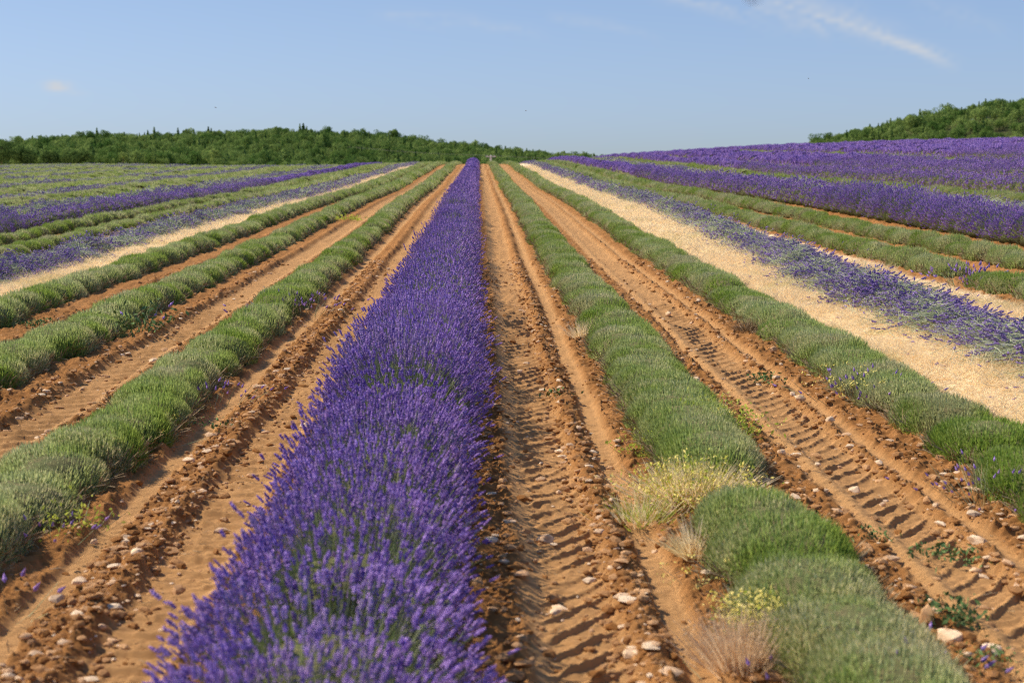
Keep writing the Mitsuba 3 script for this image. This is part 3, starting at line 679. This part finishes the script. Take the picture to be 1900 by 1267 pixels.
plant('dry_tuft', 'dry grass', 'grey tan dead tuft at the left edge of the second right row', 1392, 618, 0, .13, .2, [('dry_stalks', 'blades', 'm_twig', 300, .009)], 11)
plant('thistle', 'thistle', 'green thistle with a purple head between the left green rows', 262, 622, 0, .2, .42, [ST(16, .006), ('leaves', 'leaves', 'm_weed', 150, .035), ('flowers', 'heads', 'm_purple', 5, .014)], 12)
plant('green_weed', 'weed', 'low green weed patch between the second and third left rows', 80, 605, 0, .42, .09, [('leaves', 'leaves', 'm_weed', 260, .022)], 13)
plant('yellow_weed', 'weed', 'yellow green weed growing out of the near first left row', 140, 960, .10, .16, .22, [ST(20), ('leaves', 'leaves', 'm_lime', 170, .015)], 14)
plant('yellow_weed', 'weed', 'small yellow weed at the right edge of the first left row', 283, 812, .05, .15, .22, [ST(20), ('flowers', 'umbels', 'm_yellow', 14, .016)], 15)
plant('green_weed', 'weed', 'leafy green weed beside the upright ochre rock', 1764, 1160, 0, .08, .14, [ST(24), ('leaves', 'leaves', 'm_weed', 260, .016)], 16)
plant('green_weed', 'weed', 'small green weed in the clods at the lower right track', 1612, 1002, 0, .12, .08, [('leaves', 'leaves', 'm_weed', 90, .014)], 17)
plant('green_weed', 'weed', 'flat grey green weed lying across the right track', 1755, 1035, 0, .22, .06, [('leaves', 'leaves', 'm_weed', 130, .017)], 18)
plant('green_weed', 'weed', 'small green weed in the bottom right corner', 1830, 1240, 0, .1, .12, [('leaves', 'leaves', 'm_weed', 110, .014)], 19)
plant('green_weed', 'weed', 'low weed on the far right ridge', 1415, 708, 0, .16, .09, [('leaves', 'leaves', 'm_weed', 110, .02)], 20)
plant('green_weed', 'weed', 'small weed at the left edge of the right clod ridge', 400, 800, 0, .12, .12, [('leaves', 'leaves', 'm_weed', 60, .016)], 21)
plant('green_weed', 'weed', 'small dark weed on the clods right of the middle track', 1037, 740, 0, .1, .1, [('leaves', 'leaves', 'm_weed', 70, .018)], 22)
plant('green_weed', 'weed', 'yellowish weeds far up the first left track', 640, 410, 0, .5, .2, [('leaves', 'leaves', 'm_lime', 160, .04)], 23)
plant('lavender_sprig', 'lavender', 'few flowering lavender stems left on the second right row', 1610, 700, .2, .55, .24, [ST(60, .004), ('flowers', 'heads', 'm_purple', 60, .009)], 24)
plant('lavender_sprig', 'lavender', 'flowering lavender stems at the left foot of the second right row', 1830, 925, .05, .32, .26, [ST(70, .003), ('flowers', 'heads', 'm_purple', 40, .007)], 25)
plant('lavender_sprig', 'lavender', 'few purple stems standing on the nearest mown bush at the bottom', 1480, 1215, .24, .34, .16, [ST(22, .003), ('flowers', 'heads', 'm_purple', 9, .007)], 26)
plant('lavender_sprig', 'lavender', 'purple stems at the near right edge of the bottom mown bush', 1690, 1235, .1, .28, .2, [ST(22, .003), ('flowers', 'heads', 'm_purple', 14, .008)], 27)
plant('lavender_sprig', 'lavender', 'few purple stems hanging out of the near first left row', 90, 985, .1, .2, .2, [ST(20, .003), ('flowers', 'heads', 'm_purple', 12, .008)], 28)
plant('lavender_sprig', 'lavender', 'purple stems at the right edge of the far first left row', 555, 570, .1, .7, .26, [ST(60, .004), ('flowers', 'heads', 'm_purple', 60, .011)], 29)
plant('lavender_sprig', 'lavender', 'few purple stems on the middle of the first left row', 390, 720, .15, .5, .2, [ST(30, .004), ('flowers', 'heads', 'm_purple', 24, .009)], 30)
plant('lavender_sprig', 'lavender', 'three pale purple stems poking in at the lower left edge', 10, 1125, .05, .16, .26, [ST(8, .004), ('flowers', 'heads', 'm_purple', 6, .011)], 31)
plant('lavender_sprig', 'lavender', 'purple stems at the end bush of the row behind the right swath', 1800, 520, .1, .7, .3, [ST(60, .006), ('flowers', 'heads', 'm_purple', 60, .014)], 32)

# ------------------------------------------------------------------ woods
def crown(n, lobes, size, seed, wx=2.4, hz=4.8, conifer=False):
    r = np.random.default_rng(seed)
    if conifer:
        t = r.uniform(.12, 1, n) ** .8; rad = wx * (1.03 - t) * (.75 + .5 * r.uniform(size=n)) * (.75 + .25 * np.sin(t * 40)); a = r.uniform(0, 6.28, n)
        c = np.stack([rad * np.cos(a), rad * np.sin(a), t * hz], 1); nr = unit(np.stack([np.cos(a), np.sin(a), np.full(n, .5)], 1))
    else:
        lc = np.stack([r.normal(0, wx * .42, lobes), r.normal(0, wx * .42, lobes), hz * r.uniform(.38, .82, lobes)], 1)
        lr = r.uniform(.32, .52, lobes) * wx
        lc[0] = [0, 0, hz * .62]; lr[0] = wx * .62
        k = r.integers(0, lobes, n); nr = unit(r.normal(size=(n, 3)) + [0, 0, .25])
        c = lc[k] + nr * lr[k][:, None] * r.uniform(.72, 1.08, (n, 1))
    nl = unit(nr + r.normal(0, .5, (n, 3))); u_, v_, _ = frames(nl); s = size * r.uniform(.6, 1.4, (n, 1))
    a = r.uniform(0, 6.28, (n, 1)); p = np.cos(a) * u_ + np.sin(a) * v_; q = -np.sin(a) * u_ + np.cos(a) * v_
    return np.stack([c - p * s, c + q * s, c + p * s * .8 - q * s * .5], 1)
def trunk(r0, hgt, seed):
    r = np.random.default_rng(seed); parts = [spindle(np.zeros((1, 3)), np.array([[r.normal(0, .05), r.normal(0, .05), 1.]]), [(0, r0), (hgt * .5, r0 * .75), (hgt, r0 * .3)], 6, r)]
    for _ in range(4):
        parts.append(spindle(np.array([[0, 0, hgt * r.uniform(.35, .7)]]), unit(np.array([[r.normal(), r.normal(), .9]])), [(0, r0 * .4), (hgt * .4, r0 * .12)], 4, r))
    return tris(np.concatenate(parts))
for v in range(6):
    hz, wx = [(4.6, 2.6), (5.2, 2.3), (4.0, 2.7), (5.6, 2.2), (4.4, 2.4), (5.0, 2.0)][v]
    group(f'grp_tree_{v}', crown=mikit.ply(tris(crown(950, 11, .17, 300 + v, wx if v < 5 else 1.5, hz, v >= 5)), 'm_tree'), trunk=mikit.ply(trunk(.16, hz * .6, 320 + v), 'm_bark'))
r = np.random.default_rng(88); n = 0
def wood(x0, x1, y0, y1, stp, name):
    global n
    n = 0
    for Y in np.arange(y0, y1, stp * .9):
        for X in np.arange(x0, x1, stp):
            x, y_ = X + r.normal(0, stp * .3), Y + r.normal(0, stp * .3)
            px = VX + F_PX * x / y_
            if not (-160 < px < 2060): continue
            z = float(terrain(x, y_)); n += 1; s = r.uniform(.48, .78) * (1.25 if r.uniform() < .12 else 1)
            inst(f'{name}__{n:04d}', f'grp_tree_{r.integers(0, 6)}', x, y_, z - .25, r.uniform(0, 360), s, s, s * r.uniform(.9, 1.25))
wood(-190, 44, 284, 450, 3.2, 'woods')
tag('woods', 'dense green oak woods on the low hill behind the left half of the field', 'woods', kind='stuff')
wood(76, 200, 300, 400, 3.4, 'hillside_woods')
tag('hillside_woods', 'green woods on the hill rising at the right edge', 'woods', kind='stuff')
def tree(name, label, px, Z, top_py, wx, mat, seed, conifer=False, ground=None):
    x = (px - VX) / F_PX * Z; z = float(terrain(x, Z)) - .2
    hz = EYE[2] + SLOPE * Z - (top_py - VY) / F_PX * Z - z
    key = numbered(name); tag(key, label, 'tree')
    scene[key + '__crown'] = mikit.ply(tris(crown(2600, 12, .17, seed, wx, hz * 1.04, conifer) + [x, Z, z]), mat); tag(key + '__crown', kind='stuff')
    t = trunk(.2, hz * .8, seed); scene[key + '__trunk'] = mikit.ply((t[0] + [x, Z, z], t[1]), 'm_bark')
tree('pine_tree', 'dark pine standing above the top of the left wood', 568, 430, 232, 1.9, 'm_darktree', 501, True)
tree('broadleaf_tree', 'taller tree poking above the wood right of the dark pine', 737, 425, 240, 1.8, 'm_tree', 502)
tree('pine_tree', 'small dark pine tip above the middle of the left wood', 395, 428, 238, 1.2, 'm_darktree', 503, True)
tree('broadleaf_tree', 'dark round tree in front of the wood at the left edge', 18, 276, 264, 3.4, 'm_darktree', 504)
tree('broadleaf_tree', 'dark round tree in front of the wood, second from the left edge', 62, 277, 281, 2.6, 'm_darktree', 505)
tree('broadleaf_tree', 'low dark tree in front of the wood, third from the left edge', 108, 278, 285, 2.4, 'm_darktree', 506)
tree('broadleaf_tree', 'low dark tree in front of the wood, fourth from the left edge', 152, 277, 283, 2.3, 'm_darktree', 507)
tree('broadleaf_tree', 'tall rounded tree on the skyline of the right hill', 1693, 338, 214, 2.6, 'm_tree', 508)
# pole with wires behind the crest
scene['m_wire'] = {'type': 'principled', 'base_color': {'type': 'rgb', 'value': [.3, .3, .3]}, 'roughness': .5}
scene['m_pole'] = {'type': 'principled', 'base_color': {'type': 'rgb', 'value': [.72, .70, .66]}, 'roughness': .7}
Zp = 262.0; xp = (911 - VX) / F_PX * Zp; zp = float(terrain(xp, Zp)); top = EYE[2] + SLOPE * Zp - (288 - VY) / F_PX * Zp
r = np.random.default_rng(5)
scene['utility_pole__post'] = mikit.ply(tris(spindle(np.array([[xp, Zp, zp - .3]]), np.array([[0, 0, 1.]]), [(0, .22), (top - zp + .3, .17), (top - zp + .32, 0)], 8, r)), 'm_pole')
bx = trimesh.creation.box((1.9, .14, .16)); bx.apply_translation([xp, Zp - .12, top - .25]); scene['utility_pole__crossarm'] = mikit.ply(bx, 'm_pole')
for k in range(3):
    scene['utility_pole__insulator' + (f'_{k:03d}' if k else '')] = mikit.ply(tris(spindle(np.array([[xp - .65 + .65 * k, Zp - .12, top - .19]]), np.array([[0, 0, 1.]]), [(0, .05), (.1, .06), (.16, .02), (.18, 0)], 6, r)), 'm_pole')
tag('utility_pole', 'small pale utility pole with a crossarm just behind the skyline', 'utility pole')
wire = []
for k in (-.65, .65):
    for (x1, z1) in ((xp - 26, top + 1.6), (xp + 40, top - 1.2)):
        a, b = np.array([xp + k, Zp - .12, top - .02]), np.array([x1 + k, Zp + 6, z1])
        P = [a + (b - a) * t - [0, 0, 1.2 * t * (1 - t)] for t in np.linspace(0, 1, 9)]
        for q0, q1 in zip(P, P[1:]): wire.append(spindle(q0[None], (q1 - q0)[None], [(0, .009), (float(np.linalg.norm(q1 - q0)), .009)], 4, r))
scene['power_line'] = mikit.ply(tris(np.concatenate(wire)), 'm_wire'); tag('power_line', 'thin power wires running off both sides of the utility pole', 'wire')
# bees above the field
scene['m_bee'] = {'type': 'principled', 'base_color': {'type': 'rgb', 'value': [.16, .14, .12]}, 'roughness': .6}
scene['m_wing'] = {'type': 'twosided', 'bsdf': {'type': 'principled', 'base_color': {'type': 'rgb', 'value': [.35, .33, .3]}, 'roughness': .4}}
for px, py, dist, lab in [(400, 200, 9.0, 'tiny dark bee in the sky above the left wood'), (976, 206, 11.0, 'tiny dark bee in the sky over the middle row'), (1500, 146, 11.5, 'tiny dark bee in the sky left of the right hill'),
                          (1396, -2, 1.4, 'blurred dark bee at the top edge beside the cloud streak'),]:
    d = FWD * F_PX + RIGHT * (px - 950) - UPV * (py - 633.5); c = EYE + d / np.linalg.norm(d) * dist
    key = numbered('bee'); tag(key, lab, 'bee'); r = np.random.default_rng(px)
    ax = np.array([[1.0, .3, .1 * r.normal()]])
    scene[key + '__body'] = mikit.ply(tris(spindle(c[None] - unit(ax) * .006, ax, [(0, 0), (.002, .0016), (.0035, .0012), (.0055, .0021), (.0068, .0011), (.009, .0022), (.013, 0)], 7, r)), 'm_bee')
    for s in (-1, 1):
        p0 = c + [0, 0, .0015]; w = np.array([p0, p0 + [-.003, .008 * s, .003], p0 + [-.006, .007 * s, .002], p0 + [-.004, .001 * s, 0]])
        scene[key + '__wing' + ('' if s < 0 else '_001')] = mikit.ply((w, np.array([[0, 1, 2], [0, 2, 3]])), 'm_wing')
